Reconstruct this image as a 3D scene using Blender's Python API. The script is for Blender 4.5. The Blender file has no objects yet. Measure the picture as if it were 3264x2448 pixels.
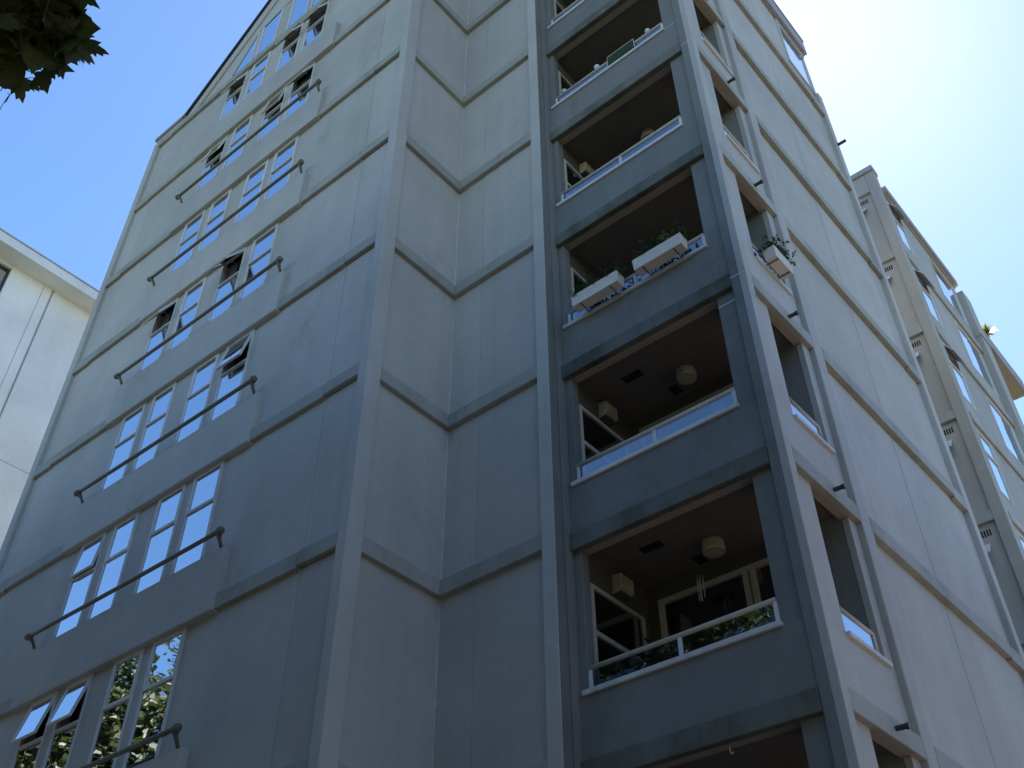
import bpy, bmesh, math, random
from mathutils import Vector, Matrix, Quaternion
R = math.radians
random.seed(7)
S = bpy.context.scene
COL = S.collection

# ------------------------------------------------------------------ camera
YU, PIT, ROLL = R(-50.05), R(41.63), R(-0.31)
def to_building(v):                      # camera-survey frame -> building frame (x along the bay front, y into the block)
    bx = Vector((-math.sin(YU), -math.cos(YU), 0)); by = Vector((math.sin(YU + math.pi/2), math.cos(YU + math.pi/2), 0))
    return Vector((v.dot(bx), v.dot(by), v.z))
fw = Vector((0, math.cos(PIT), math.sin(PIT))); r0 = Vector((1, 0, 0)); u0 = r0.cross(fw)
rt = math.cos(ROLL)*r0 + math.sin(ROLL)*u0; up = -math.sin(ROLL)*r0 + math.cos(ROLL)*u0
fw, rt, up = to_building(fw), to_building(rt), to_building(up)
CAM = Vector((3.35, -8.6, 1.6))
cam = bpy.data.cameras.new('Camera'); cam_o = bpy.data.objects.new('Camera', cam); COL.objects.link(cam_o)
m = Matrix((rt, up, -fw)).transposed().to_4x4(); m.translation = CAM
cam_o.matrix_world = m
cam.sensor_width = 36; cam.lens = 36*3271/3264; cam.clip_start = 0.05; cam.clip_end = 3000
S.camera = cam_o
S.render.resolution_x, S.render.resolution_y = 1024, 768

# ------------------------------------------------------------------ light
SUN = Vector((-0.095, 0.515, 0.852)).normalized()
W = bpy.data.worlds.new('World'); S.world = W; W.use_nodes = True
nt = W.node_tree; nt.nodes.clear()
sky = nt.nodes.new('ShaderNodeTexSky'); sky.sky_type = 'NISHITA'; sky.sun_disc = False
sky.sun_elevation = math.asin(SUN.z); sky.sun_rotation = math.atan2(SUN.x, SUN.y)
sky.altitude = 0; sky.air_density = 1.0; sky.dust_density = 0.23; sky.ozone_density = 3.0
bg = nt.nodes.new('ShaderNodeBackground'); bg.inputs[1].default_value = 0.08
wo = nt.nodes.new('ShaderNodeOutputWorld')
hs = nt.nodes.new('ShaderNodeHueSaturation'); hs.inputs['Saturation'].default_value = 1.12
nt.links.new(sky.outputs[0], hs.inputs['Color']); nt.links.new(hs.outputs[0], bg.inputs[0]); nt.links.new(bg.outputs[0], wo.inputs[0])
sl = bpy.data.lights.new('Sun', 'SUN'); sl.energy = 5.0; sl.angle = R(0.53); sl.color = (1, 0.95, 0.88)
so = bpy.data.objects.new('Sun', sl); COL.objects.link(so)
so.rotation_euler = SUN.to_track_quat('Z', 'Y').to_euler(); so.location = (0, 40, 60)
S.view_settings.view_transform = 'Standard'; S.view_settings.look = 'None'
S.view_settings.gamma = 1; S.view_settings.use_curve_mapping = False
S.view_settings.exposure = 1.76

# ------------------------------------------------------------------ materials
def mat(name):
    mm = bpy.data.materials.new(name); mm.use_nodes = True
    n = mm.node_tree; b = n.nodes['Principled BSDF']
    return mm, n, b
def N(n, t, **kw):
    x = n.nodes.new(t)
    for k, v in kw.items(): setattr(x, k, v)
    return x
def noise(n, scale, detail=3, rough=0.55, stretch=None, off=0.0):
    g = N(n, 'ShaderNodeNewGeometry'); t = N(n, 'ShaderNodeTexNoise')
    t.inputs['Scale'].default_value = scale; t.inputs['Detail'].default_value = detail; t.inputs['Roughness'].default_value = rough
    mp = N(n, 'ShaderNodeMapping'); mp.inputs['Scale'].default_value = stretch or (1, 1, 1); mp.inputs['Location'].default_value = (off, off*1.7, off*0.6)
    n.links.new(g.outputs['Position'], mp.inputs[0]); n.links.new(mp.outputs[0], t.inputs['Vector'])
    return t.outputs['Fac']
def ramp(n, fac, stops):
    r = N(n, 'ShaderNodeValToRGB'); e = r.color_ramp.elements
    e[0].position, e[0].color = stops[0][0], (*stops[0][1], 1)
    e[1].position, e[1].color = stops[1][0], (*stops[1][1], 1)
    for p, c in stops[2:]:
        q = e.new(p); q.color = (*c, 1)
    n.links.new(fac, r.inputs[0]); return r.outputs[0]
def mix(n, fac, a, b, mode='MIX'):
    x = N(n, 'ShaderNodeMix', data_type='RGBA', blend_type=mode)
    if isinstance(fac, float): x.inputs[0].default_value = fac
    else: n.links.new(fac, x.inputs[0])
    for s, v in ((6, a), (7, b)):
        if isinstance(v, tuple): x.inputs[s].default_value = (*v, 1)
        else: n.links.new(v, x.inputs[s])
    return x.outputs[2]
def bump(n, b, fac, strength, dist):
    x = N(n, 'ShaderNodeBump'); x.inputs['Strength'].default_value = strength; x.inputs['Distance'].default_value = dist
    n.links.new(fac, x.inputs['Height']); n.links.new(x.outputs[0], b.inputs['Normal'])
def paint(name, c, streak=0.05, dirt=(0.11, 0.115, 0.10), dirt_amt=(0.60, 0.80), stain=0.35):
    """rendered, painted masonry: roller mottling, rain streaks, blotchy grime, fine sand relief"""
    mm, n, b = mat(name)
    lo = tuple(x*0.90 for x in c); hi = tuple(min(1, x*1.07) for x in c)
    base = ramp(n, noise(n, 0.55, 5, 0.6), [(0.32, lo), (0.68, hi)])
    st = ramp(n, noise(n, 1.0, 4, 0.6, (1.9, 1.9, 0.12), 3.1), [(0.40, (1-streak,)*3), (0.62, (1.0,)*3)])
    base = mix(n, 1.0, base, st, 'MULTIPLY')
    fine = ramp(n, noise(n, 9, 4, 0.7, None, 8.0), [(0.30, (0.95,)*3), (0.70, (1.03,)*3)])
    base = mix(n, 1.0, base, fine, 'MULTIPLY')
    rs = ramp(n, noise(n, 1.0, 5, 0.62, (5.5, 5.5, 0.07), 21.0), [(0.56, (1.0,)*3), (0.74, (1-1.2*streak,)*3)])
    base = mix(n, 1.0, base, rs, 'MULTIPLY')
    oi = N(n, 'ShaderNodeObjectInfo'); mr = N(n, 'ShaderNodeMapRange'); mr.inputs[3].default_value = 0.93; mr.inputs[4].default_value = 1.05
    n.links.new(oi.outputs['Random'], mr.inputs[0]); base = mix(n, 1.0, base, mr.outputs[0], 'MULTIPLY')
    gm = ramp(n, noise(n, 0.9, 6, 0.68, (1.0, 1.0, 0.55), 11.0), [(dirt_amt[0], (0,)*3), (dirt_amt[1], (stain,)*3)])
    base = mix(n, gm, base, dirt)
    n.links.new(base, b.inputs['Base Color']); b.inputs['Roughness'].default_value = 0.82
    b.inputs['Specular IOR Level'].default_value = 0.25
    bump(n, b, noise(n, 70, 3, 0.6), 0.35, 0.004)
    return mm
M = {}
M['paint'] = paint('grey_wall_paint', (0.528, 0.504, 0.460))
M['band'] = paint('grey_band_paint', (0.43, 0.42, 0.37), 0.08, (0.12, 0.12, 0.09), (0.50, 0.75), 0.5)
M['dark'] = paint('charcoal_wall_paint', (0.245, 0.241, 0.222), 0.07, (0.075, 0.085, 0.07), (0.52, 0.78), 0.5)
M['darkband'] = paint('charcoal_band_paint', (0.195, 0.196, 0.170), 0.10, (0.045, 0.055, 0.03), (0.46, 0.66), 0.75)
M['wing'] = paint('wing_wall_paint', (0.46, 0.455, 0.42), 0.04)
M['white'] = paint('cream_wall_paint', (0.90, 0.87, 0.82), 0.03, (0.6, 0.58, 0.52), (0.62, 0.85), 0.4)
M['soffit'] = paint('beige_soffit_paint', (0.44, 0.37, 0.29), 0.05, (0.25, 0.2, 0.14))
M['ceil'] = paint('shade_darkened_ceiling_paint', (0.20, 0.175, 0.15), 0.04, (0.06, 0.05, 0.04))  # beige taken darker to stand in for shade inside the balconies
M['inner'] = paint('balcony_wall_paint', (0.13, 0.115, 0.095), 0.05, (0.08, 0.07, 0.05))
M['sill'] = paint('white_sill_paint', (0.74, 0.74, 0.73), 0.08, (0.25, 0.25, 0.22), (0.55, 0.72), 0.6)
M['cream'] = paint('cream_enamel', (0.62, 0.56, 0.46), 0.06, (0.3, 0.26, 0.2), (0.55, 0.8), 0.4)
M['frame'] = paint('window_frame_enamel', (0.76, 0.755, 0.73), 0.05, (0.3, 0.28, 0.24), (0.55, 0.8), 0.4)
M['planter'] = paint('planter_plastic', (0.78, 0.70, 0.60), 0.05, (0.3, 0.24, 0.16), (0.55, 0.8), 0.35)
M['flash'] = paint('roof_flashing', (0.42, 0.40, 0.42), 0.06)
M['asphalt'] = paint('asphalt', (0.05, 0.05, 0.052), 0.0, (0.03, 0.03, 0.03))
M['concrete'] = paint('pavement_concrete', (0.085, 0.083, 0.08), 0.0, (0.2, 0.19, 0.17))
M['earth'] = paint('lawn', (0.045, 0.06, 0.028), 0.0, (0.06, 0.05, 0.03))
M['brick'] = paint('warm_bounce_paving', (0.115, 0.078, 0.056), 0.0, (0.1, 0.06, 0.04))  # warm tone chosen for the bounce it throws on the right walls
M['bark'] = paint('bark', (0.10, 0.08, 0.06), 0.2, (0.05, 0.04, 0.03))
M['soil'] = paint('soil', (0.05, 0.035, 0.025), 0.0)
M['curtain'] = paint('curtain_cloth', (0.62, 0.60, 0.56), 0.05)
M['green_cloth'] = paint('green_cloth', (0.035, 0.06, 0.022), 0.05, (0.3, 0.33, 0.26), (0.56, 0.66), 0.8)
def plain(name, c, rough=0.5, metal=0.0):
    mm, n, b = mat(name)
    base = ramp(n, noise(n, 6, 4), [(0.3, tuple(x*0.8 for x in c)), (0.7, tuple(min(1, x*1.12) for x in c))])
    n.links.new(base, b.inputs['Base Color']); b.inputs['Roughness'].default_value = rough; b.inputs['Metallic'].default_value = metal
    bump(n, b, noise(n, 40, 3), 0.2, 0.003)
    return mm
M['rail'] = plain('weathered_pipe', (0.17, 0.15, 0.115), 0.55)
M['pipe'] = plain('dark_spout', (0.05, 0.048, 0.05), 0.5)
M['seal'] = plain('white_sealant', (0.62, 0.63, 0.64), 0.6)
M['black'] = plain('dark_room', (0.012, 0.012, 0.013), 0.9)  # black also stands in for unlit rooms behind the glass
M['joint'] = plain('joint_filler', (0.10, 0.10, 0.10), 0.9)
M['lamp'] = plain('lamp_shade_enamel', (0.52, 0.46, 0.33), 0.5)
M['ball'] = plain('white_ball_glaze', (0.75, 0.78, 0.8), 0.3)
def glass(name, base, tint, refl=(0.9, 0.93, 1.0)):
    mm = bpy.data.materials.new(name); mm.use_nodes = True; n = mm.node_tree; n.nodes.clear()
    o = N(n, 'ShaderNodeOutputMaterial'); gl = N(n, 'ShaderNodeBsdfGlossy'); gl.inputs['Color'].default_value = (*refl, 1); gl.inputs['Roughness'].default_value = 0.015
    tr = N(n, 'ShaderNodeBsdfTransparent'); tr.inputs['Color'].default_value = (*tint, 1)
    mx = N(n, 'ShaderNodeMixShader'); lw = N(n, 'ShaderNodeLayerWeight'); lw.inputs[0].default_value = 0.5
    p = N(n, 'ShaderNodeMath', operation='POWER'); p.inputs[1].default_value = 3.0
    ma = N(n, 'ShaderNodeMath', operation='MULTIPLY_ADD'); ma.inputs[1].default_value = 1-base; ma.inputs[2].default_value = base; ma.use_clamp = True
    n.links.new(lw.outputs['Facing'], p.inputs[0]); n.links.new(p.outputs[0], ma.inputs[0]); n.links.new(ma.outputs[0], mx.inputs[0])
    n.links.new(tr.outputs[0], mx.inputs[1]); n.links.new(gl.outputs[0], mx.inputs[2]); n.links.new(mx.outputs[0], o.inputs[0])
    bm_ = N(n, 'ShaderNodeBump'); bm_.inputs['Strength'].default_value = 0.12; bm_.inputs['Distance'].default_value = 0.02
    n.links.new(noise(n, 2.2, 1, 0.4), bm_.inputs['Height']); n.links.new(bm_.outputs[0], gl.inputs['Normal'])
    return mm
M['glass'] = glass('window_glass', 0.74, (0.34, 0.37, 0.40), (0.84, 0.92, 1.0))
M['rglass'] = glass('railing_glass', 0.22, (0.55, 0.60, 0.62))
def leafmat(name, c1, c2, trans=0.35):
    mm = bpy.data.materials.new(name); mm.use_nodes = True; n = mm.node_tree; n.nodes.clear()
    o = N(n, 'ShaderNodeOutputMaterial'); d = N(n, 'ShaderNodeBsdfPrincipled'); t = N(n, 'ShaderNodeBsdfTranslucent'); mx = N(n, 'ShaderNodeMixShader')
    c = ramp(n, noise(n, 1.3, 4, 0.7), [(0.3, c1), (0.7, c2)])
    n.links.new(c, d.inputs['Base Color']); n.links.new(c, t.inputs['Color']); d.inputs['Roughness'].default_value = 0.5
    mx.inputs[0].default_value = trans
    n.links.new(d.outputs[0], mx.inputs[1]); n.links.new(t.outputs[0], mx.inputs[2]); n.links.new(mx.outputs[0], o.inputs[0])
    return mm
M['leaf'] = leafmat('maple_leaves', (0.026, 0.046, 0.012), (0.092, 0.104, 0.022))
M['leaf2'] = leafmat('planter_leaves', (0.03, 0.06, 0.02), (0.08, 0.11, 0.03))
M['leaf3'] = leafmat('roof_shrub_leaves', (0.20, 0.22, 0.05), (0.35, 0.33, 0.08))

# ------------------------------------------------------------------ mesh helpers
KR, KL = 0.0195, 0.0157
def idm(p): return p
def mR(p): return (p[0] + KR*p[1], p[1], p[2])                        # right wall runs a degree off square
def mL(p): return (p[0], -1.9 + KL*(p[0] + 4.85) - p[1], p[2])        # left wall: (x, outward offset, z)
class G:
    def __init__(s): s.v = []; s.f = []
    def add(s, vs, fs, mp=idm):
        o = len(s.v); s.v += [mp(v) for v in vs]; s.f += [tuple(i+o for i in f) for f in fs]; return s
    def box(s, x0, x1, y0, y1, z0, z1, mp=idm):
        vs = [(x, y, z) for z in (z0, z1) for y in (y0, y1) for x in (x0, x1)]
        return s.add(vs, [(0, 2, 3, 1), (4, 5, 7, 6), (0, 1, 5, 4), (2, 6, 7, 3), (0, 4, 6, 2), (1, 3, 7, 5)], mp)
    def prism(s, poly, y0, y1, mp=idm):                              # poly in (x, z), extruded along y
        n = len(poly); vs = [(x, y0, z) for x, z in poly] + [(x, y1, z) for x, z in poly]
        fs = [tuple(range(n)), tuple(range(2*n-1, n-1, -1))] + [(i, n+i, n+(i+1) % n, (i+1) % n) for i in range(n)]
        return s.add(vs, fs, mp)
    def tube(s, pts, r, n=10, cap=True):
        rs = r if isinstance(r, (list, tuple)) else [r]*len(pts)
        o = len(s.v); pts = [Vector(p) for p in pts]
        for i, p in enumerate(pts):
            d = (pts[min(i+1, len(pts)-1)] - pts[max(i-1, 0)]).normalized()
            a = d.orthogonal().normalized(); b = d.cross(a)
            if i == 0: ref = a
            else: ref = (ref - d*ref.dot(d)).normalized()
            a = ref; b = d.cross(a)
            for k in range(n):
                t = 2*math.pi*k/n; s.v.append(tuple(p + (a*math.cos(t) + b*math.sin(t))*rs[i]))
        for i in range(len(pts)-1):
            for k in range(n):
                s.f.append((o+i*n+k, o+i*n+(k+1) % n, o+(i+1)*n+(k+1) % n, o+(i+1)*n+k))
        if cap:
            s.f.append(tuple(o+k for k in reversed(range(n)))); e = o+(len(pts)-1)*n; s.f.append(tuple(e+k for k in range(n)))
        return s
    def lathe(s, c, prof, n=24):                                     # prof: (radius, z) list
        o = len(s.v)
        for r_, z in prof:
            for k in range(n): t = 2*math.pi*k/n; s.v.append((c[0]+r_*math.cos(t), c[1]+r_*math.sin(t), c[2]+z))
        for i in range(len(prof)-1):
            for k in range(n): s.f.append((o+i*n+k, o+i*n+(k+1) % n, o+(i+1)*n+(k+1) % n, o+(i+1)*n+k))
        s.f.append(tuple(o+k for k in reversed(range(n)))); e = o+(len(prof)-1)*n; s.f.append(tuple(e+k for k in range(n)))
        return s
WL = {}                                                              # world location of every object, for parenting
def obj(name, g, m_, parent=None, bevel=0.0, smooth=False, origin=None, kind=None):
    c = origin or Vector([(min(v[i] for v in g.v)+max(v[i] for v in g.v))/2 for i in range(3)])
    c = Vector(c)
    me = bpy.data.meshes.new(name); me.from_pydata([tuple(Vector(v)-c) for v in g.v], [], g.f)
    bm = bmesh.new(); bm.from_mesh(me); bmesh.ops.recalc_face_normals(bm, faces=bm.faces)
    if bevel: bmesh.ops.bevel(bm, geom=list(bm.edges), offset=bevel, segments=1, affect='EDGES', profile=0.5)
    bm.to_mesh(me); bm.free()
    if smooth:
        for p in me.polygons: p.use_smooth = True
    me.materials.append(M[m_])
    o = bpy.data.objects.new(name, me); COL.objects.link(o); WL[o] = c
    if parent is not None: o.parent = parent; o.location = c - WL[parent]
    else: o.location = c
    if kind: o['kind'] = kind
    return o
def thing(name, label, cat, loc=(0, 0, 0), group=None):
    o = bpy.data.objects.new(name, None); COL.objects.link(o); o.location = loc; o.empty_display_size = 0.2
    WL[o] = Vector(loc); o['label'] = label; o['category'] = cat
    if group: o['group'] = group
    return o
def tag(o, label, cat, group=None):
    o['label'] = label; o['category'] = cat
    if group: o['group'] = group
    return o

def Z(k): return 8.335 + 2.803*k                                     # underside of floor band k
BH = 0.235                                                           # band height

# ------------------------------------------------------------------ ground
def struct(name, g, m_): return obj(name, g, m_, kind='structure')
struct('ground', G().box(-400, 400, -400, 400, -0.5, -0.01), 'earth')
struct('road', G().box(-200, 200, -25.5, -17.4, -0.4, -0.006), 'asphalt')
struct('added_dark_drive', G().box(1.0, 7.0, -8.0, 120, -0.4, 0.117), 'asphalt')  # unseen dark strip added to cut sunlit bounce onto the low walls
struct('forecourt', G().box(7.0, 60, -8.0, 120, -0.4, 0.118), 'brick')  # unseen ground added for warm bounce light on the right walls
struct('pavement', G().box(-200, 200, -17.25, -1.0, -0.4, 0.11), 'concrete')
struct('kerb', G().box(-200, 200, -17.4, -17.252, -0.4, 0.125), 'concrete')

# ------------------------------------------------------------------ the grey apartment building
B = thing('apartment_building', 'tall grey rendered apartment block with recessed balconies and gabled window bay', 'building', (-6, 1, 0))
TOP = Z(6)
# solid cores and floor slabs (behind windows and balconies)
obj('core_wall', G().box(-14.85, -4.985, -1.05, 11, 0, 25.1), 'black', B)
obj('core_wall', G().box(-4.98, -2.985, -0.08, 11, 0, 25.1), 'black', B)
obj('core_wall', G().box(-2.895, -0.16, 1.72, 6.85, 0, 23.2), 'black', B)
obj('core_wall', G().box(-2.895, -1.6, 1.72, 6.0, 23.2, 25.2), 'black', B)

# ---- left facade
EDGE = 0.008
obj('pilaster', G().add([(-5.05, -1.9-KL*0.2, 0), (-4.865, -1.9, 0), (-4.865, -1.63, 0), (-5.05, -1.63, 0), (-5.05, -1.9-KL*0.2, 25.3), (-4.865, -1.9, 25.3), (-4.865, -1.63, 25.3), (-5.05, -1.63, 25.3)],
    [(0, 1, 2, 3), (7, 6, 5, 4), (0, 4, 5, 1), (1, 5, 6, 2), (2, 6, 7, 3), (3, 7, 4, 0)]), 'paint', B, 0.012)
obj('pilaster', G().box(-14.94, -14.7, -0.35, 0, 0, 25.36, mL), 'paint', B, 0.012)
obj('side_wall', G().box(-14.93, -14.86, -1.70, 11, 0, 25.1), 'paint', B)
WX = [(-11.69, -10.99), (-10.76, -10.10), (-9.575, -8.895), (-8.68, -7.965)]
SPX = (-12.20, -7.335)
OPEN = {(-1, 0): 13, (-1, 1): 14, (0, 0): 6, (1, 3): 13, (2, 0): 27, (2, 2): 33, (4, 0): 13, (4, 2): 10, (4, 3): 22, (5, 0): 19, (5, 2): 22, (5, 3): 22}
CURT = {(3, 2), (3, 3), (0, 0), (0, 1), (1, 1), (2, 0), (2, 2), (4, 1), (4, 3), (5, 0), (-1, 2)}
def panel(x0, x1, z0, z1, o=-0.07): obj('wall_panel', G().box(x0, x1, -0.26, o, z0, z1, mL), 'paint', B)
for k in range(-3, 7):
    z0, z1 = Z(k), Z(k+1)
    if k < 6:
        panel(-14.697, -14.112, z0+BH-0.01, z1+0.01, -0.074)
        panel(-14.107, -11.69, z0+BH-0.01, z1+0.01)
        panel(-7.965, -5.7505, z0+BH-0.01, z1+0.01)
        panel(-5.7495, -5.053, z0+BH-0.01, z1+0.01, -0.076)
        panel(-11.687, -7.968, z0+2.775, z1+0.01, -0.075)             # lintel
        panel(-11.687, -7.968, z0+0.10, z0+0.93, -0.075)
        for a, b in ((-10.99, -10.76), (-10.10, -9.575), (-8.895, -8.68)):
            obj('mullion_pier', G().box(a, b, -0.24, -0.062, z0+0.93, z0+2.775, mL), 'paint', B, 0.006)
        obj('floor_slab', G().box(-14.6, -5.1, -1.62, -1.05, z0-0.02, z0+0.2), 'soffit', B)
    # bands
    for a, b, dz, o in ((-14.697, -14.11, -0.028, -0.004), (-14.107, SPX[0]-0.003, 0, 0), (SPX[1]+0.003, -5.755, 0, 0), (-5.752, -5.053, 0.03, -0.004)):
        obj('floor_band', G().box(a, b, -0.3, o, z0+dz, z0+BH+(0.02 if dz else 0), mL), 'band', B, 0.008)
    if k == 6:
        obj('floor_band', G().box(SPX[0], SPX[1], -0.3, 0.02, z0-0.02, z0+BH, mL), 'band', B, 0.008)
    else:
        obj('spandrel', G().box(SPX[0], SPX[1], -0.22, 0.04, z0-0.028, z0+0.955, mL), 'paint', B, 0.012)
# windows: frame, top-hung sash, panes
def window(k, i):
    x0, x1 = WX[i]; zb, zt, zm = Z(k)+0.93, Z(k)+2.775, Z(k)+2.075
    o0, o1 = -0.10, -0.040
    g = G(); w = 0.034
    g.box(x0, x0+w, o0, o1, zb, zt, mL).box(x1-w, x1, o0, o1, zb, zt, mL).box(x0+w, x1-w, o0, o1-0.003, zt-w, zt, mL)
    g.box(x0+w, x1-w, o0, o1+0.012, zm-0.022, zm+0.014, mL).box(x0+w, x1-w, o0, o1-0.003, zb, zb+w, mL)
    f = obj('window', g, 'frame', B)
    obj('pane', G().box(x0+w, x1-w, -0.062, -0.056, zb+w, zm-0.022, mL), 'glass', f)
    ang = OPEN.get((k, i), 0)
    h = zt-w-(zm+0.014); wd = x1-x0-2*w-0.012; hin = Vector(mL(((x0+x1)/2, -0.052, zt-w-0.003)))
    hin2 = hin.copy()
    def local(g): g.v = [tuple(Vector(v)+hin2) for v in g.v]; return g
    s = 0.021; hh = h-0.008
    fr = G().box(-wd/2, -wd/2+s, -0.012, 0.026, -hh, 0).box(wd/2-s, wd/2, -0.012, 0.026, -hh, 0).box(-wd/2+s, wd/2-s, -0.011, 0.025, -s, 0).box(-wd/2+s, wd/2-s, -0.011, 0.025, -hh, -hh+s)
    pn = G().box(-wd/2+s, wd/2-s, 0.004, 0.010, -hh+s, -s)
    for nm, gg, mm in (('sash', fr, 'frame'), ('pane', pn, 'glass')):
        o = obj(nm, local(gg), mm, f, origin=hin2); o.rotation_euler = (R(-ang), 0, math.atan(KL))
    if ang > 20:                                                     # stay arm
        a = hin + Vector((wd/2-0.02, 0.02, -h*0.75)); b = hin + Vector((wd/2-0.03, -math.sin(R(ang))*h*0.8, -math.cos(R(ang))*h*0.8))
        obj('stay_arm', G().tube([a, (a+b)/2+Vector((0, 0, -0.03)), b], 0.008, 6), 'pipe', f)
    if (k, i) in CURT:
        g = G(); n = 22; cw = (x1-x0)*random.uniform(0.35, 0.6); xs = x0+0.03 if random.random() < .5 else x1-0.03-cw
        top = []; bot = []
        for q in range(n+1):
            xx = xs+cw*q/n; yy = -0.20-0.03*math.sin(q*1.9)-0.01*math.sin(q*0.7)
            top.append(mL((xx, yy, zt-0.02))); bot.append(mL((xx, yy, zb+0.02)))
        g.add(top+bot, [(q, q+1, n+2+q, n+1+q) for q in range(n)]); obj('curtain', g, 'curtain', f, smooth=True)
    return f
for k in range(-3, 6):
    for i in range(4): window(k, i)
# window guard rails
for k in range(-3, 5):
    zr = Z(k)+1.165; xl, xr = -12.13, -7.41
    pts = []
    for q in range(9):
        t = q/8; pts.append(mL((xl+(xr-xl)*t, 0.13, zr-0.012*math.sin(math.pi*t))))
    rr = obj('guard_rail', G().tube(pts, 0.033, 10), 'rail', B, smooth=True)
    for xe, s in ((xl, 1), (xr, -1)):
        g = G().tube([mL((xe-s*0.07, 0.13, zr)), mL((xe-s*0.02, 0.13, zr)), mL((xe+s*0.0, 0.13, zr)), mL((xe+s*0.05, 0.13, zr))], [0.05, 0.062, 0.040, 0.042], 10)
        g.tube([mL((xe+s*0.01, 0.13, zr)), mL((xe+s*0.04, 0.06, zr-0.10)), mL((xe+s*0.05, -0.02, zr-0.235))], [0.045, 0.026, 0.024], 8)
        obj('bracket', g, 'rail', rr, smooth=True)
# gable
GX, GZ, SL = -9.905, 25.55, 1.04
gl, gr = -13.6, -6.21; apex = GZ+(GX-gl)*SL
zb = TOP+BH-0.01
win = [(-11.82, 25.62), (-11.09, 27.05), (-10.12, 27.28), (GX, 27.34)]
left = [(gl, zb), (-11.88, zb), (-11.88, 25.60)] + win[0:0] + [(-11.06, 27.10), (-10.12, 27.34), (GX, 27.38), (GX, apex-0.12), (gl, GZ-0.05)]
obj('gable_wall', G().prism(left, -0.3, -0.062, mL), 'paint', B)
obj('gable_wall', G().prism([(2*GX-x, z) for x, z in reversed(left)], -0.3, -0.062, mL), 'paint', B)
obj('gable_trim', G().prism([(gl-0.05, GZ-0.14), (gl+0.42, GZ-0.14), (GX, apex-0.62), (2*GX-gl-0.42, GZ-0.14), (2*GX-gl+0.05, GZ-0.14), (GX, apex)], -0.3, -0.015, mL), 'paint', B, 0.008)
obj('gable_roof', G().prism([(gl-0.12, GZ-0.02), (GX, apex+0.10), (2*GX-gl+0.12, GZ-0.02), (2*GX-gl+0.12, GZ+0.06), (GX, apex+0.19), (gl-0.12, GZ+0.06)], -9, 0.03, mL), 'pipe', B)
obj('parapet', G().box(-14.9, gl-0.05, -0.3, -0.02, TOP+BH-0.01, 25.56, mL), 'paint', B)
obj('parapet_flashing', G().box(-14.98, gl-0.06, -0.4, 0.03, 25.562, 25.68, mL), 'flash', B, 0.006)
obj('parapet', G().box(2*GX-gl+0.05, -4.87, -0.3, -0.02, TOP+BH-0.01, 25.56, mL), 'paint', B)
obj('gable_room', G().box(-13, -7, -1.5, -1.2, 25.2, 29), 'black', B)
gw = [(-11.84, -11.03), (-10.87, -10.12), (-9.68, -8.92), (-8.78, -7.97)]
def arch(x):
    d = abs(x-GX)
    if d >= 1.94: return 25.60
    if d > 1.16: return 25.60+(1.94-d)/(1.94-1.16)*1.48
    return 27.08+(1.16-d)/1.16*0.28
for i, (a, b) in enumerate(gw):
    top = [(x, arch(x)-0.01) for x in (a, (a+b)/2, b)]
    g = G(); zz = zb+0.03
    f = obj('window', G().box(a+0.03, b-0.03, -0.14, -0.06, zz-0.03, zz+0.02, mL), 'frame', B)
    for xe, s in ((a, 1), (b, -1)):
        obj('window_post', G().prism(sorted([(xe, zz), (xe+s*0.035, zz)]) + [(max(xe, xe+s*.035), max(zz+.03, arch(max(xe, xe+s*.035))-.01)), (min(xe, xe+s*.035), max(zz+.02, arch(min(xe, xe+s*.035))-.01))], -0.14, -0.055, mL), 'frame', f)
    obj('pane', G().prism([(a+0.036, zz+0.02), (b-0.036, zz+0.02), (b-0.036, max(zz+.05, arch(b-0.036)-.02)), ((a+b)/2, arch((a+b)/2)-.02), (a+0.036, max(zz+.05, arch(a+0.036)-.02))], -0.085, -0.079, mL), 'glass', f)
for a, b in ((-11.03, -10.87), (-10.12, -9.68), (-8.92, -8.78)):
    obj('mullion_pier', G().prism([(a, zb), (b, zb), (b, arch(b)+0.03), (a, arch(a)+0.03)], -0.22, -0.068, mL), 'paint', B)

# ---- stepped corner (two plain walls meeting in an inner corner)
for k in range(-3, 7):
    z0, z1 = Z(k), min(Z(k+1), 25.4)
    obj('wall_panel', G().box(-4.975, -4.945, -1.632, -0.18, z0+BH-0.01, z1+0.01), 'paint', B)
    obj('wall_panel', G().box(-4.942, -4.335, -0.175, -0.085, z0+BH-0.01, z1+0.01), 'paint', B)
    obj('wall_panel', G().box(-4.329, -3.188, -0.178, -0.085, z0+BH-0.01, z1+0.01), 'paint', B)
    obj('floor_band', G().box(-4.965, -4.865, -1.632, -0.264, z0, z0+BH), 'band', B, 0.008)
    obj('floor_band', G().box(-4.975, -3.188, -0.262, -0.09, z0, z0+BH), 'band', B, 0.008)
    obj('corner_sealant', G().box(-4.946, -4.931, -0.189, -0.175, z0+BH, z1), 'seal', B)
obj('pilaster', G().box(-3.19, -2.976, -0.262, 0.15, 0, 25.4), 'paint', B, 0.012)

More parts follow.
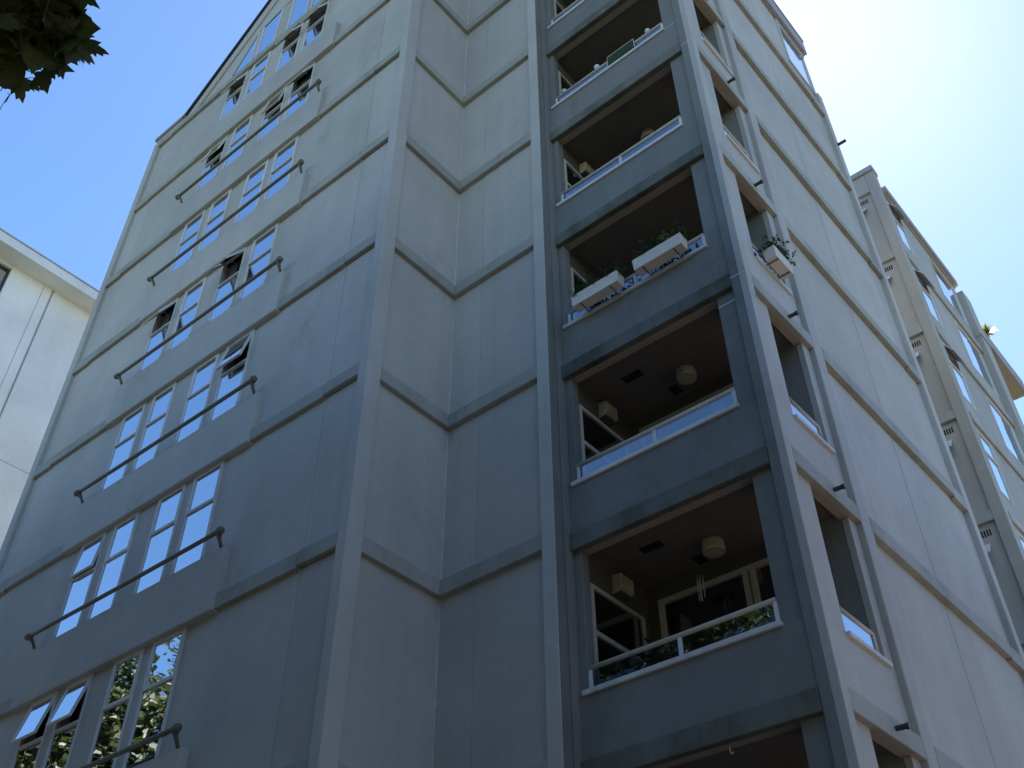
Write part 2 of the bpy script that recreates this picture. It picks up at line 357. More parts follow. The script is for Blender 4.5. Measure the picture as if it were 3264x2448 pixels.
# ---- balcony bay
obj('bay_reveal', G().box(-2.974, -2.967, -0.255, 0.15, 0, 25.4), 'dark', B)
obj('bay_nib', G().box(-2.966, -2.944, -0.10, 0.15, 0, 25.4), 'dark', B, 0.004)
obj('pilaster', G().box(-0.222, -0.004, 0.0, 0.16, 0, 25.2), 'dark', B, 0.010)
for k in range(-3, 6):
    z0, z1 = Z(k), Z(k+1); zs = z0+0.946
    obj('spandrel', G().box(-2.942, -0.225, 0.03, 0.19, z0+BH-0.01, zs), 'dark', B)
    obj('jamb', G().box(-2.942, -2.832, 0.065, 0.21, zs-0.004, z1+0.004), 'dark', B, 0.006)
    obj('jamb', G().box(-0.485, -0.225, 0.065, 0.28, zs-0.004, z1+0.004), 'dark', B, 0.006)
    obj('corner_post', G().box(-0.45, -0.09, 0.282, 0.60, z0+0.02, z1+0.06), 'inner', B)
    s = obj('sill', G().box(-2.89, -0.452, -0.004, 0.20, zs-0.004, zs+0.056), 'sill', B, 0.005)
    # railing on the sill
    rl = obj('handrail', G().tube([(-2.835, 0.07, zs+0.315), (-1.63, 0.07, zs+0.312), (-0.487, 0.07, zs+0.315)], 0.030, 12), 'cream', B, smooth=True)
    for xp in (-2.80, -1.63, -0.50):
        obj('post', G().box(xp-0.024, xp+0.024, 0.052, 0.094, zs+0.052, zs+0.295), 'sill', rl, 0.005)
    for a, b in ((-2.775, -1.656), (-1.604, -0.525)):
        obj('railing_pane', G().box(a, b, 0.066, 0.074, zs+0.054, zs+0.283), 'rglass', rl)
for k in range(-3, 7):
    z0 = Z(k)
    obj('floor_band', G().box(-2.942, -0.225, -0.012, 0.088, z0, z0+BH), 'darkband', B, 0.008)
    obj('head_beam', G().box(-2.83, -0.487, 0.09, 0.215, z0+0.004, z0+0.22), 'soffit', B)
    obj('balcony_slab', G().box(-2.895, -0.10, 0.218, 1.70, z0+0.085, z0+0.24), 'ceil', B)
for zj in (Z(1)+0.13, Z(3)+0.12):                                    # pale sealant lines across the corner pilaster
    obj('sealant_line', G().box(-0.222, -0.006, -0.003, 0.004, zj, zj+0.016), 'seal', B); obj('sealant_line', G().box(-0.004, 0.004, 0.0, 0.157, zj, zj+0.016, mR), 'seal', B)
obj('sealant_line', G().box(-0.484, -0.226, 0.061, 0.067, Z(1)-0.19, Z(1)-0.175), 'seal', B); obj('sealant_line', G().box(-0.455, -0.226, 0.026, 0.032, Z(3)+0.955, Z(3)+0.968), 'seal', B)
# balcony inner walls, side window, back door
for k in range(-3, 6):
    z0, z1 = Z(k)+0.245, Z(k+1)+0.08
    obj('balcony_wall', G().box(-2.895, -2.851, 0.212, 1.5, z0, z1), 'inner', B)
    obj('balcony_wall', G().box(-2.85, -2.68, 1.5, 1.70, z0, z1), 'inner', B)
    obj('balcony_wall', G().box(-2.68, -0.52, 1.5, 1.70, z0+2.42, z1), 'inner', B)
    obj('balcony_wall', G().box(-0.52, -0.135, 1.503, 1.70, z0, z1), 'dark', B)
    g = G(); w = 0.05; a, b = 0.215, 1.34; zt, zm, zl = Z(k)+2.42, Z(k)+1.79, Z(k)+0.9
    xi, xo = -2.849, -2.82
    g.box(xi, xo, a, a+w, zl, zt).box(xi, xo, b-w, b, zl, zt).box(xi, xo, a+w, b-w, zt-w, zt).box(xi, xo, a+w, b-w, zm-0.03, zm+0.03).box(xi, xo, a+w, b-w, zl, zl+w)
    f = obj('side_window', g, 'cream', B)
    obj('pane', G().box(-2.847, -2.842, a+w, b-w, zm+0.03, zt-w), 'rglass', f); obj('pane', G().box(-2.847, -2.842, a+w, b-w, zl+w, zm-0.03), 'rglass', f)
    obj('unlit_room_backing', G().box(-2.8505, -2.8485, a+w, b-w, zl+w, zt-w), 'black', f)  # black sheet stands in for the unlit room behind the panes
    g = G(); zt = z0+2.42; w = 0.07
    g.box(-2.68, -2.68+w, 1.46, 1.52, z0, zt-w).box(-1.47, -1.40, 1.46, 1.52, z0, zt-w).box(-1.375, -1.305, 1.47, 1.53, z0, zt-w).box(-0.59, -0.52, 1.46, 1.52, z0, zt-w).box(-2.68, -0.52, 1.46, 1.52, zt-w, zt)
    d = obj('balcony_door', g, 'cream', B)
    obj('pane', G().box(-2.61, -1.47, 1.49, 1.497, z0, zt-w), 'rglass', d); obj('pane', G().box(-1.305, -0.59, 1.495, 1.502, z0, zt-w), 'rglass', d)
    if k > 0: continue
    obj('ceiling_vent', G().box(-2.36, -2.06, 0.60, 0.74, z1-0.002, z1+0.003), 'black', B)
    obj('ceiling_vent', G().box(-1.98, -1.84, 1.20, 1.40, z1-0.002, z1+0.003), 'black', B)

# ---- right facade, frame (x outward, y along)
def rb(name, x0, x1, y0, y1, z0, z1, m_, bev=0.0, par=None): return obj(name, G().box(x0, x1, y0, y1, z0, z1, mR), m_, par or B, bev)
rb('pilaster', -0.10, 0.0, -0.002, 0.158, 0, 25.2, 'paint', 0.008)
for k in range(-3, 6):
    z0, z1 = Z(k), Z(k+1); zs = z0+0.935
    rb('spandrel', -0.098, -0.075, 0.16, 1.70, z0+BH-0.01, zs, 'paint')
    rb('spandrel_backing', -0.20, -0.10, 0.62, 1.50, z0+0.24, zs, 'paint')
    rb('jamb', -0.098, -0.075, 0.16, 0.613, zs-0.002, z1+0.003, 'paint', 0.005)
    rb('jamb', -0.16, -0.075, 1.50, 1.70, zs-0.002, z1+0.003, 'paint', 0.005)
    rb('floor_band', -0.095, -0.002, 0.158, 1.702, z0, z0+BH, 'band', 0.008)
    rb('head_beam', -0.185, -0.088, 0.56, 1.50, z1+0.003, z1+0.2, 'soffit')
    sx = rb('sill', -0.20, -0.035, 0.62, 1.56, zs, zs+0.055, 'sill', 0.006)
    hr = obj('handrail', G().tube([mR((-0.09, 0.60, zs+0.31)), mR((-0.09, 1.32, zs+0.31)), mR((-0.09, 1.335, zs+0.30)), mR((-0.09, 1.35, zs+0.04))], 0.026, 10), 'cream', B, smooth=True)
    rb('railing_pane', -0.094, -0.087, 0.63, 1.30, zs+0.05, zs+0.28, 'rglass', 0, hr)
    if k > -3:
        sp = obj('drain_spout', G().tube([mR((-0.05, 1.08, z0+0.12)), mR((0.10, 1.08, z0+0.115)), mR((0.102, 1.08, z0+0.115)), mR((0.135, 1.08, z0+0.112))], [0.027, 0.027, 0.033, 0.033], 10), 'pipe', B)
rb('floor_band', -0.095, -0.002, 0.158, 1.702, Z(6), Z(6)+BH, 'band', 0.008)
rb('pilaster', -0.16, 0.0, 1.705, 1.99, 0, 25.2, 'paint', 0.010)
rb('pilaster', -0.16, 0.0, 6.78, 7.0, 0, 23.28, 'paint', 0.010)
rb('end_wall', -4.8, -0.17, 6.86, 6.98, 0, 23.28, 'paint')
for k in range(-3, 6):
    z0, z1 = Z(k), Z(k+1)
    zt = z1+0.01 if k < 5 else 25.2
    rb('wall_panel', -0.158, -0.090, 1.99, 4.165, z0+BH-0.01, zt, 'paint')
    if k < 5:
        rb('wall_panel', -0.158, -0.088, 4.173, 6.27, z0+BH-0.01, zt, 'paint'); rb('wall_panel', -0.158, -0.093, 6.278, 6.783, z0+BH-0.01, zt, 'paint')
    else:
        rb('wall_panel', -0.158, -0.088, 4.173, 5.55, z0+BH-0.01, zt, 'paint'); rb('wall_panel', -0.158, -0.091, 5.555, 6.783, z0+BH-0.01, 23.27, 'paint')
    rb('floor_band', -0.158, 0.0, 1.993, 6.27, z0, z0+BH, 'band', 0.008)
    rb('floor_band', -0.158, -0.006, 6.275, 6.777, z0-0.03, z0+BH-0.01, 'band', 0.008)
    rb('joint_strip', -0.159, -0.10, 4.165, 4.173, z0+BH, zt-0.01, 'joint')
rb('drain_spout', -0.02, 0.20, 6.86, 6.91, 21.22, 21.27, 'pipe')
# top corner window and roof edge
g = G().box(-0.12, -0.05, 5.56, 5.60, 23.28, 25.18, mR).box(-0.12, -0.05, 6.79, 6.85, 23.28, 25.18, mR).box(-0.12, -0.055, 5.60, 6.79, 23.28, 23.32, mR).box(-0.12, -0.055, 5.60, 6.79, 25.10, 25.18, mR)
f = obj('window', g, 'frame', B)
rb('pane', -0.09, -0.083, 5.60, 6.79, 23.32, 25.10, 'glass', 0, f)
for a, b in ((5.61, 6.12), (6.22, 6.80)): rb('sash', -0.06, -0.02, a, b, 24.88, 24.93, 'frame', 0, f)
rb('pane', -2.0, -0.13, 6.82, 6.828, 23.32, 25.1, 'glass', 0, f)
rb('roof_fascia', -5.0, 0.035, -0.4, 6.98, 25.2, 25.80, 'flash', 0.01)
rb('roof_flashing', -5.0, 0.055, -0.42, 7.0, 25.803, 25.86, 'flash')

# ------------------------------------------------------------------ far wing of the block
Wg = thing('apartment_wing', 'lower grey wing beyond the light well with tall narrow windows', 'building', (-3, 15, 0))
X2 = -0.484
def wb(name, x0, x1, y0, y1, z0, z1, m_, bev=0.0, par=None): return obj(name, G().box(X2+x0, X2+x1, y0, y1, z0, z1, mR), m_, par or Wg, bev)
obj('core_wall', G().box(-6, -0.75, 12.25, 17.9, 0, 25.1), 'black', Wg)
obj('link_wall', G().box(-7, -4.9, 6.9, 12.2, 0, 25), 'wing', Wg)
# end face: frame with sunk panels
obj('pilaster', G().box(-0.535, -0.268, 12.0, 12.3, 0, 25.9), 'wing', Wg, 0.01)
for k in range(-2, 7):
    z0, z1 = Z(k), min(Z(k+1), 25.9)
    obj('floor_band', G().box(-4.9, -0.538, 12.004, 12.24, z0, z0+0.24 if k < 6 else 25.9), 'wing', Wg, 0.01)
    if k < 6:
        obj('wall_panel', G().box(-4.9, -0.538, 12.10, 12.245, z0+0.24, z1), 'wing', Wg)
        for q in range(4): obj('vent_slot', G().box(-0.905+q*0.058, -0.872+q*0.058, 12.093, 12.099, z1-0.29, z1-0.14), 'black', Wg)
        hw = obj('hopper_window', G().add([(-1.7, 12.09, z0+2.3), (-0.80, 12.09, z0+2.3), (-0.80, 11.86, z0+2.02), (-1.7, 11.86, z0+2.02), (-1.7, 12.09, z0+2.34), (-0.80, 12.09, z0+2.34), (-0.80, 11.86, z0+2.06), (-1.7, 11.86, z0+2.06)], [(0, 1, 2, 3), (7, 6, 5, 4), (0, 4, 5, 1), (1, 5, 6, 2), (2, 6, 7, 3), (3, 7, 4, 0)]), 'frame', Wg)
obj('parapet_flashing', G().box(-4.9, -0.24, 11.94, 12.35, 25.903, 26.10), 'flash', Wg, 0.01)
# long face
W1, W2 = (12.52, 13.36), (15.22, 17.02)
for k in range(-2, 7):
    z0, z1 = Z(k), Z(k+1)
    wb('floor_band', -0.2, 0.0, 12.302, 17.3, z0, z0+BH, 'wing', 0.008)
    if k == 6: continue
    zb_, zt_ = z0+0.90, z0+2.66
    for a, b in ((12.302, W1[0]), (W1[1], W2[0]), (W2[1], 17.3)): wb('wall_panel', -0.2, -0.06, a, b, z0+BH-0.01, z1+0.01, 'wing')
    for a, b in (W1, W2):
        wb('wall_panel', -0.2, -0.062, a, b, z0+BH-0.01, zb_, 'wing'); wb('wall_panel', -0.2, -0.062, a, b, zt_, z1+0.01, 'wing')
    for (a, b), tr in ((W1, True), (W2, False)):
        g = G(); w = 0.035; zm = z0+2.05
        for q in ((a, a+w, zb_, zt_), (b-w, b, zb_, zt_), (a+w, b-w, zt_-w, zt_), (a+w, b-w, zb_, zb_+w)) + (((a+w, b-w, zm-.025, zm+.025),) if tr else ()):
            g.box(X2-0.16, X2-0.05, *q, mR)
        f = obj('window', g, 'frame', Wg)
        if tr:
            wb('pane', -0.082, -0.076, a+w, b-w, zb_+w, zm-.025, 'glass', 0, f)
            if k in (5, 3, 4):
                hz = zt_-w
                g = G().add([(X2-0.09, a+w, hz), (X2-0.09, b-w, hz), (X2+0.13, b-w, hz-0.34), (X2+0.13, a+w, hz-0.34), (X2-0.09, a+w, hz+0.03), (X2-0.09, b-w, hz+0.03), (X2+0.13, b-w, hz-0.31), (X2+0.13, a+w, hz-0.31)], [(0, 1, 2, 3), (7, 6, 5, 4), (0, 4, 5, 1), (1, 5, 6, 2), (2, 6, 7, 3), (3, 7, 4, 0)], mR)
                obj('sash', g, 'frame', f)
            else: wb('pane', -0.082, -0.076, a+w, b-w, zm+.025, zt_-w, 'glass', 0, f)
        else: wb('pane', -0.082, -0.076, a+w, b-w, zb_+w, zt_-w, 'glass', 0, f)
wb('roof_fascia', -4, 0.08, 12.36, 17.3, 25.2, 25.46, 'flash', 0.01)
wb('pier', -0.6, 0.12, 17.303, 17.95, 0, 25.0, 'wing', 0.01)
wb('pier_cap', -0.6, 0.15, 17.28, 17.98, 23.02, 23.10, 'wing')
# far roof terrace with an overhanging eave
wb('terrace_roof', -1.5, 0.10, 17.9, 21.4, 23.35, 23.95, 'flash', 0.01)
wb('terrace_soffit', -1.4, 0.0, 18.0, 21.3, 23.33, 23.347, 'soffit')
wb('terrace_wall', -4, -1.5, 17.8, 21.0, 0, 23.3, 'wing')
wb('terrace_wall', -1.5, -0.25, 17.8, 18.6, 0, 22.3, 'wing')

# ------------------------------------------------------------------ cream building to the left
C = thing('cream_building', 'cream rendered apartment building with overhanging flat eave behind the grey block', 'building', (-29, 4, 0))
XW = -25.0
obj('wall_panel', G().box(-36, XW, 0.09, 14, 0, 28.21), 'white', C)
obj('wall_panel', G().box(-36, XW, -1.467, 0.02, 0, 28.21), 'white', C)
obj('panel_joint', G().box(-36, XW-0.03, 0.02, 0.09, 0, 28.2), 'flash', C)
obj('wall_panel', G().box(-36, XW, -4.2, -3.38, 0, 28.21), 'white', C)
for k in range(8):
    zt = 28.06-k*3.4; zn = zt-2.2; y0, y1 = -3.377, -1.47
    obj('wall_panel', G().box(-36, XW, y0, y1, zt-3.4+0.003 if k < 7 else 0, zn), 'white', C)
    if k == 0: obj('wall_panel', G().box(-36, XW, y0, y1, zt, 28.21), 'white', C)
    g = G().box(XW-0.2, XW-0.11, y0, y0+.08, zn, zt).box(XW-0.2, XW-0.11, y1-.08, y1, zn, zt).box(XW-0.2, XW-0.11, y0+.08, y1-.08, zt-.08, zt).box(XW-0.2, XW-0.11, y0+.08, y1-.08, zn, zn+.08)
    f = obj('window', g, 'pipe', C)
    obj('pane', G().box(XW-0.17, XW-0.163, y0+.08, y1-.08, zn+.08, zt-.08), 'glass', f)
    obj('unlit_room_backing', G().box(XW-9, XW-0.7, y0, y1, zn, zt), 'black', f)  # black block stands in for the unlit room inside
for z in (21.0, 14.2, 7.4): obj('wall_joint', G().box(XW-0.001, XW+0.002, 0.09, 14, z, z+0.014), 'joint', C); obj('wall_joint', G().box(XW-0.001, XW+0.002, -1.467, 0.02, z, z+0.014), 'joint', C)
obj('wall_joint', G().box(XW-0.001, XW+0.002, -0.29, -0.278, 0, 28.2), 'joint', C)
obj('eave', G().box(-37, -24.27, -4.9, 14.5, 28.212, 28.33), 'white', C)
obj('eave_fascia', G().box(-24.268, -24.22, -4.9, 14.5, 28.17, 28.56), 'white', C)
obj('eave_flashing', G().box(-37, -24.19, -4.95, 14.54, 28.562, 28.61), 'flash', C)

# ------------------------------------------------------------------ leaves
MAPLE = [(0, 0), (.16, -.10), (.42, -.16), (.36, .02), (.62, .08), (.86, .22), (.66, .30), (.70, .42), (.46, .40), (.52, .56), (.34, .50), (.28, .72), (.18, .78), (0, 1.12)]
MAPLE = MAPLE + [(-x, y) for x, y in reversed(MAPLE[1:-1])]
def leaf_frame(nrm, rng):
    nrm = nrm.normalized(); a = nrm.orthogonal().normalized(); a = Quaternion(nrm, rng.uniform(0, 6.283)) @ a
    return a, nrm.cross(a), nrm
def add_maple(g, p, size, a, b, n, rng):
    o = len(g.v); cup = rng.uniform(-.25, .25)
    g.v.append(tuple(p + b*(0.35*size)))
    for x, y in MAPLE: g.v.append(tuple(p + a*(x*size) + b*(y*size) + n*(cup*size*(x*x) - 0.12*size*y*y)))
    k = len(MAPLE)
    for i in range(k): g.f.append((o, o+1+i, o+1+(i+1) % k))
def crown_leaves(c, rad, count, rng, size=(0.16, 0.30), squash=0.8, clumps=40):
    g = G(); cl = []
    for _ in range(clumps):
        d = Vector((rng.gauss(0, 1), rng.gauss(0, 1), rng.gauss(0, 1))).normalized()*rad*rng.uniform(.35, .86); d.z *= squash
        cl.append((d, rad*rng.uniform(.22, .40)))
    for _ in range(count):
        d, rr = rng.choice(cl)
        v = Vector((rng.gauss(0, 1), rng.gauss(0, 1), rng.gauss(0, 1))).normalized()*rr*rng.uniform(.55, 1)**.6; v.z *= .7
        p = Vector(c)+d+v; a, b, n = leaf_frame(v+Vector((rng.gauss(0, .6)*rr, rng.gauss(0, .6)*rr, rr*.8)), rng); s = rng.uniform(*size)
        o = len(g.v)
        for x, y, q in ((0, -.5, 0), (.45, -.1, .1), (.25, .35, 0), (0, .6, -.1), (-.25, .35, 0), (-.45, -.1, .1)): g.v.append(tuple(p+a*x*s+b*y*s+n*q*s))
        g.f.append(tuple(range(o, o+6)))
    return g, cl
def tree(label, x, y, h, rad, seed, count=12000, cat='tree', group='street trees along the kerb'):
    rng = random.Random(seed)
    t = thing('maple_tree', label, cat, (x, y, 0), group)
    c = Vector((x, y, h-rad*0.85))
    g, cl = crown_leaves(c, rad, count, rng, (0.12, 0.22) if y > -10 else (0.16, 0.30))
    tr = G().tube([(x, y, -0.05), (x+.03, y, .5), (x-.05, y+.05, h*.22), (x+.05, y, h*.4), (c.x, c.y, c.z+rad*.3)], [.30, .22, .19, .15, .05], 10)
    for d, rr in cl[:12]:
        s0 = Vector((x, y, h*.22+rng.random()*h*.2)); e = c+d
        tr.tube([s0, (s0+e)/2+Vector((0, 0, .3)), e], [.08, .055, .02], 6)
    obj('trunk', tr, 'bark', t, smooth=True); obj('crown', g, 'leaf', t)
    return t

# ------------------------------------------------------------------ things on the balconies
lev = {-2: 'bottom balcony with the hanging hook', -1: 'balcony with the potted palm', 0: 'balcony over the potted palm one', 1: 'balcony with planter boxes', 2: 'balcony over the planter boxes', 3: 'balcony with the green cloth', 4: 'balcony over the green cloth'}
for k in range(-1, 5):
    zc = Z(k+1)+0.082
    t = thing('ceiling_lamp', 'cream drum lamp on the ceiling of the '+lev[k], 'lamp', (-1.58, 1.05, zc), 'balcony ceiling lamps')
    obj('lamp_shade', G().lathe((-1.58, 1.05, zc), [(.13, -.004), (.138, -.02), (.138, -.08)], 28), 'lamp', t, smooth=False)
    obj('lamp_bowl', G().lathe((-1.58, 1.05, zc), [(.141, -.08), (.141, -.135), (.13, -.15), (.02, -.155)], 28), 'lamp', t)
for k in (-1, 0, 2):
    zc = Z(k)+2.5
    t = thing('wall_heater', 'beige box heater high on the side wall of the '+lev[k], 'heater', (-2.849, 0.83, zc), 'balcony wall heaters')
    g = G().add([(-2.849, .69, zc-.02), (-2.70, .69, zc+.04), (-2.70, .69, zc+.24), (-2.849, .69, zc+.26), (-2.849, .97, zc-.02), (-2.70, .97, zc+.04), (-2.70, .97, zc+.24), (-2.849, .97, zc+.26)],
        [(0, 1, 2, 3), (7, 6, 5, 4), (0, 4, 5, 1), (1, 5, 6, 2), (2, 6, 7, 3), (3, 7, 4, 0)])
    obj('casing', g, 'lamp', t, 0.012); obj('grille', G().box(-2.84, -2.72, .70, .96, zc-.018, zc-.010), 'joint', t)
def planter(x0, x1, y0, y1, z0, h, label, seed, right=False):
    rng = random.Random(seed); mp = mR if right else idm
    t = thing('planter_box', label, 'planter', ((x0+x1)/2, (y0+y1)/2, z0), 'planter boxes hung on the balcony rail')
    g = G(); th = .012
    vs = [(x0+.012, y0+.012, z0), (x1-.012, y0+.012, z0), (x1-.012, y1-.012, z0), (x0+.012, y1-.012, z0), (x0, y0, z0+h), (x1, y0, z0+h), (x1, y1, z0+h), (x0, y1, z0+h), (x0+th, y0+th, z0+h), (x1-th, y0+th, z0+h), (x1-th, y1-th, z0+h), (x0+th, y1-th, z0+h), (x0+th, y0+th, z0+h-.03), (x1-th, y0+th, z0+h-.03), (x1-th, y1-th, z0+h-.03), (x0+th, y1-th, z0+h-.03)]
    fs = [(3, 2, 1, 0)] + [(i, (i+1) % 4, 4+(i+1) % 4, 4+i) for i in range(4)] + [(4+i, 4+(i+1) % 4, 8+(i+1) % 4, 8+i) for i in range(4)] + [(8+i, 8+(i+1) % 4, 12+(i+1) % 4, 12+i) for i in range(4)] + [(12, 13, 14, 15)]
    obj('box', g.add(vs, fs, mp), 'planter', t)
    long_x = (x1-x0) > (y1-y0)
    for q in (.18, .82):
        if long_x: xm = x0+(x1-x0)*q; gg = G().box(xm-.008, xm+.008, y0+.02, y1+.10, z0-.012, z0-.002).box(xm-.008, xm+.008, y1+.088, y1+.10, z0-.002, z0+h+.06)
        else: ym = y0+(y1-y0)*q; gg = G().box(x0-.08, x1-.02, ym-.012, ym+.012, z0-.012, z0-.002, mp)
        obj('bracket', gg, 'rail', t)
    lv = G()
    for _ in range(95):
        bx, by = rng.uniform(x0+.03, x1-.03), rng.uniform(y0+.03, y1-.02); hh = rng.uniform(.06, .30)*(1 if rng.random() < .6 else .5)
        base = Vector((bx, by, z0+h-.03)); tip = base+Vector((rng.gauss(0, .07), rng.gauss(0.03, .07), hh))
        lv.tube([mp(base), mp(tip)], [.004, .002], 4)
        for q in range(9):
            p = base.lerp(tip, rng.uniform(.3, 1.05)); a, b, n = leaf_frame(Vector((rng.gauss(0, 1), rng.gauss(0, 1), 1)), rng); s = rng.uniform(.025, .06)
            o = len(lv.v)
            for xx, yy in ((0, 0), (.35, .4), (.2, .9), (0, 1.2), (-.2, .9), (-.35, .4)): lv.v.append(mp(tuple(p+a*xx*s+b*yy*s)))
            lv.f.append(tuple(range(o, o+6)))
    obj('foliage', lv, 'leaf2', t); obj('soil', G().box(x0+.02, x1-.02, y0+.02, y1-.02, z0+h-.05, z0+h-.028, mp), 'soil', t)
    return t
planter(-2.53, -1.73, -0.255, -0.07, 12.11, .195, 'cream planter box on the bay railing next to the stepped wall', 3)
planter(-1.465, -0.68, -0.255, -0.07, 12.11, .195, 'cream planter box on the bay railing in front of the lamp', 4)
planter(-0.015, 0.165, 0.76, 1.255, 12.11, .195, 'cream planter box hung on the side opening round the corner', 5, True)
# potted palm, hanging chime, hook, green cloth and ornaments
t = thing('potted_palm', 'dark leafy potted plant inside the glass railed balcony corner', 'plant', (-2.3, .75, Z(-1)+.245))
zb0 = Z(-1)+.243
obj('pot', G().lathe((-2.3, .75, zb0), [(.12, 0), (.17, .30), (.18, .33), (.16, .33), (.15, .30)], 18), 'bark', t)
rng = random.Random(21); lv = G()
for _ in range(26):
    a = rng.uniform(0, 6.28); e = Vector((math.cos(a)*rng.uniform(.1, .45), math.sin(a)*rng.uniform(.1, .42), rng.uniform(.55, 1.25))); s0 = Vector((-2.3, .75, zb0+.3)); m_ = s0+Vector((e.x*.35, e.y*.35, e.z*.9)); en = s0+e
    lv.tube([s0, m_, en], [.006, .005, .003], 4)
    for q in range(12):
        p = m_.lerp(en, q/11); d = Vector((-math.sin(a), math.cos(a), rng.uniform(-.6, .2)))*(.14*(1 if q % 2 else -1)); o = len(lv.v); w = Vector((e.x, e.y, -.1)).normalized()*.018
        lv.v += [tuple(p), tuple(p+d*.5+w), tuple(p+d), tuple(p+d*.5-w)]; lv.f.append((o, o+1, o+2, o+3))
obj('fronds', lv, 'leaf2', t)
t = thing('wind_chime', 'small wind chime hanging in front of the balcony door', 'wind chime', (-1.9, 1.2, Z(0)+.08))
obj('cord', G().tube([(-1.9, 1.2, Z(0)+.083), (-1.9, 1.2, Z(0)-.22)], .003, 5), 'pipe', t)
obj('ring', G().lathe((-1.9, 1.2, Z(0)-.24), [(.05, 0), (.055, .02)], 16), 'rail', t)
for q in range(5): a = q*1.257; obj('chime_tube', G().tube([(-1.9+.04*math.cos(a), 1.2+.04*math.sin(a), Z(0)-.25), (-1.9+.04*math.cos(a), 1.2+.04*math.sin(a), Z(0)-.45-.03*q)], .006, 6), 'seal', t)
t = tag(obj('ceiling_hook', G().tube([(-1.28, .15, Z(-1)+.01), (-1.28, .15, Z(-1)-.05), (-1.265, .15, Z(-1)-.075), (-1.245, .15, Z(-1)-.06)], .007, 7), 'ball'), 'small white hook under the beam of the lowest balcony', 'hook')
zr = Z(3)+.946+.315
t = thing('railing_cloth', 'green flowered cloth in a white frame tied to the balcony rail', 'cloth', (-1.3, .03, zr-.1))
obj('cloth', G().box(-1.62, -1.06, .018, .024, zr-.20, zr+.055), 'green_cloth', t); obj('frame', G().tube([(-1.63, .021, zr-.2), (-1.62, .021, zr+.062), (-1.06, .021, zr+.062), (-1.05, .021, zr-.2)], .008, 6), 'ball', t)
for x, r_, lb in ((-2.62, .045, 'white ball ornament on the rail by the side window'), (-1.88, .055, 'white ball ornament standing above the rail next to the green cloth'), (-0.78, .05, 'white ball ornament on the rail next to the corner pier')):
    prof = [(max(.002, r_*math.sin(q*math.pi/10)), -r_*math.cos(q*math.pi/10)) for q in range(11)]
    zz = zr+.03+r_
    tag(obj('ball_ornament', G().lathe((x, .07, zz), prof, 18), 'ball', smooth=True), lb, 'ornament', 'ball ornaments on the rail')
# shrub on the far roof
t = thing('roof_shrub', 'yellow green spiky shrub on the far roof edge', 'shrub', (-0.15, 18.6, 23.95))
rng = random.Random(5); lv = G()
for _ in range(260):
    d = Vector((rng.gauss(0, 1), rng.gauss(0, 1), abs(rng.gauss(0, 1)))).normalized()*rng.uniform(.15, .42); s0 = Vector((-0.05, 18.6, 24.05)); w = d.orthogonal().normalized()*.022; o = len(lv.v)
    lv.v += [tuple(s0+d*.2), tuple(s0+d*.6+w), tuple(s0+d), tuple(s0+d*.6-w)]; lv.f.append((o, o+1, o+2, o+3))
obj('leaves', lv, 'leaf3', t); obj('stem', G().tube([(-0.05, 18.6, 23.95), (-0.05, 18.6, 24.2)], .03, 6), 'bark', t)

# ------------------------------------------------------------------ street trees, some added out of view for shade
tree('broad maple tree on the pavement beside the cream building', -20.5, -8.2, 14.6, 4.3, 1, 17000)
tree('tall maple tree on the pavement between the two leafy maples', -16.2, -13.6, 14.0, 4.8, 2, 14000)
tree('unseen maple sized to shade the lower walls, facing the stepped wall', 0.2, -14.3, 17.2, 5.6, 4, 19000)  # this and the next two: out of view, crowns sized to darken lower walls
tree('unseen maple sized to shade the lower walls, facing the balcony bay', 8.4, -14.2, 16.0, 5.5, 5, 18000)
tree('unseen maple sized to shade the lower walls, facing the gable', -10.4, -14.3, 17.2, 5.6, 6, 19000)
tree('unseen maple added to shade the right side, closest to the road', 10.4, -5.2, 13.6, 4.4, 11)  # three trees added out of view to block sky and shade the ground
tree('unseen maple added to shade the right side, in the middle', 11.0, 3.4, 13.0, 4.3, 12)
tree('unseen maple added to shade the right side, at the far end', 12.6, 12.0, 12.6, 4.3, 13)
# the maple whose branch hangs into the view
t = thing('maple_tree', 'maple tree whose leafy branch hangs over the pavement', 'tree', (-5.2, -12.6, 0), 'street trees along the kerb')
rng = random.Random(9)
c = Vector((-5.2, -12.8, 9.2)); g, cl = crown_leaves(c, 4.2, 16000, rng)
tr = G().tube([(-5.2, -12.6, -.05), (-5.2, -12.6, .6), (-5.1, -12.5, 3), (-5.2, -12.4, 6), (-5.2, -12.4, 10.5)], [.32, .24, .21, .15, .05], 12)
tip = CAM + Vector((-0.596, 0.080, 0.812))*5.6
mid = Vector((-2.4, -10.6, 6.4))
tr.tube([(-5.15, -12.5, 4.4), (-3.9, -11.7, 5.7), mid, (mid+tip)/2+Vector((0, 0, .25)), tip], [.10, .075, .05, .03, .008], 8)
for d, rr in cl[:12]: s0 = Vector((-5.2, -12.4, 4+rng.random()*3)); e = c+d; tr.tube([s0, (s0+e)/2+Vector((0, 0, .3)), e], [.08, .055, .02], 6)
obj('trunk', tr, 'bark', t, smooth=True); obj('crown', g, 'leaf', t)
rng = random.Random(77)
def maple_leaf_mesh(q):
    g = G(); r_ = random.Random(100+q)
    add_maple(g, Vector((0, 0, 0)), 1.0, Vector((1, 0, 0)), Vector((0, 1, 0)), Vector((0, 0, 1)), r_)
    g.tube([(0, .05, 0), (.02, -.3, .05), (.08, -.62, .16)], [.016, .013, .012], 5)      # the stalk grows from the blade
    me = bpy.data.meshes.new('leaf'); me.from_pydata(g.v, [], g.f); me.materials.append(M['leaf']); return me
LEAF = [maple_leaf_mesh(q) for q in range(5)]
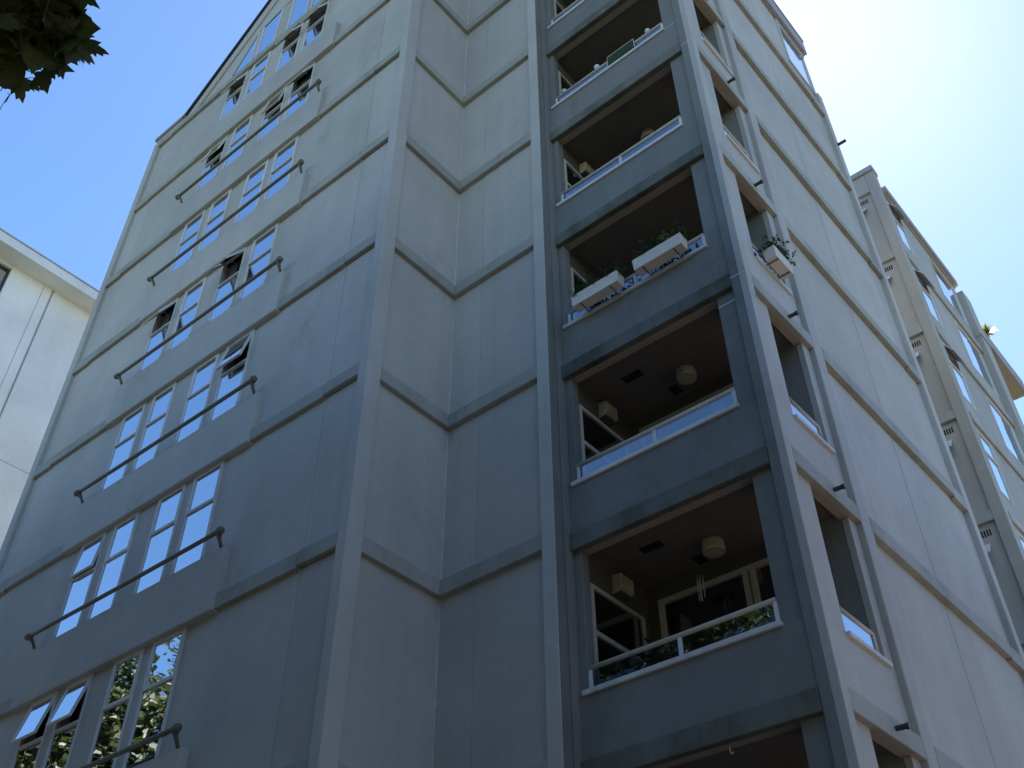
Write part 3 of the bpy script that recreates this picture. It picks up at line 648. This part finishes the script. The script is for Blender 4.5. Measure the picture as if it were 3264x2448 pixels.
def leaf_pose(p, spread):
    cg = lambda s_: max(-1.25, min(1.25, rng.gauss(0, 1)))*s_
    base = p+Vector((cg(spread), cg(spread), cg(spread*.7)))
    nrm = Vector((rng.gauss(0, .5), rng.gauss(0, .5), 1.0)) if rng.random() < .6 else Vector((rng.gauss(0, 1), rng.gauss(0, 1), .3))
    nrm.normalize(); b = Vector((rng.gauss(.2, .5), rng.gauss(0, .5), -1.2)); b = (b-nrm*b.dot(nrm)).normalized()
    return base, b.cross(nrm), b, nrm, rng.uniform(.10, .155)
hv = G()
for q in range(12):                                                   # inner part of the branch
    p = mid.lerp(tip, q/16)
    for _ in range(18):
        base, a, b, nrm, sz = leaf_pose(p, .17); add_maple(hv, base, sz, a, b, nrm, rng)
obj('branch_leaves', hv, 'leaf', t, kind='stuff')
for d_, n_, sp_ in (((-0.596, 0.080, 0.812), 42, .13), ((-0.606, 0.072, 0.800), 40, .14), ((-0.588, 0.088, 0.820), 34, .12), ((-0.616, 0.074, 0.785), 30, .12), ((-0.590, 0.100, 0.802), 12, .09)):
    for _ in range(n_):                                               # leaves at the tip, each one a part
        base, a, b, nrm, sz = leaf_pose(CAM + Vector(d_)*5.6, sp_)
        o = bpy.data.objects.new('leaf', LEAF[rng.randrange(5)]); COL.objects.link(o); o.parent = t
        mm = Matrix((a, b, nrm)).transposed().to_4x4() @ Matrix.Scale(sz, 4); mm.translation = base - WL[t]; o.matrix_local = mm

# unseen wood added to block low sky light across the road and at the sides
rng = random.Random(31); g = G()
def wood(x0, y0, x1, y1, h, depth, count):
    for _ in range(count):
        f_ = rng.random(); w = rng.uniform(-1, 1); x = x0+(x1-x0)*f_; y = y0+(y1-y0)*f_
        nx, ny = (y1-y0), -(x1-x0); l = math.hypot(nx, ny); top = h*(0.78+0.22*math.sin(x*.55+y*.48+1)*math.sin(x*.17+y*.21))
        p = Vector((x+nx/l*w*depth, y+ny/l*w*depth, top*rng.random()**.8*math.sqrt(max(.05, 1-w*w*.5)))); a, b, n = leaf_frame(Vector((rng.gauss(0, 1), rng.gauss(0, 1), rng.gauss(0.4, 1))), rng); s_ = rng.uniform(.35, .8)
        o = len(g.v)
        for xx, yy in ((0, -.5), (.45, -.1), (.25, .4), (-.25, .4), (-.45, -.1)): g.v.append(tuple(p+a*xx*s_+b*yy*s_))
        g.f.append(tuple(range(o, o+5)))
wood(-75, -31, 45, -31, 15, 4, 30000); wood(38, -36, 38, 60, 11, 3, 14000); wood(-75, -36, -48, 30, 14, 4, 14000)
o = obj('sky_screen_wood', g, 'leaf', kind='stuff'); tag(o, 'unseen wood of leafy trees added to block low sky light', 'wood')
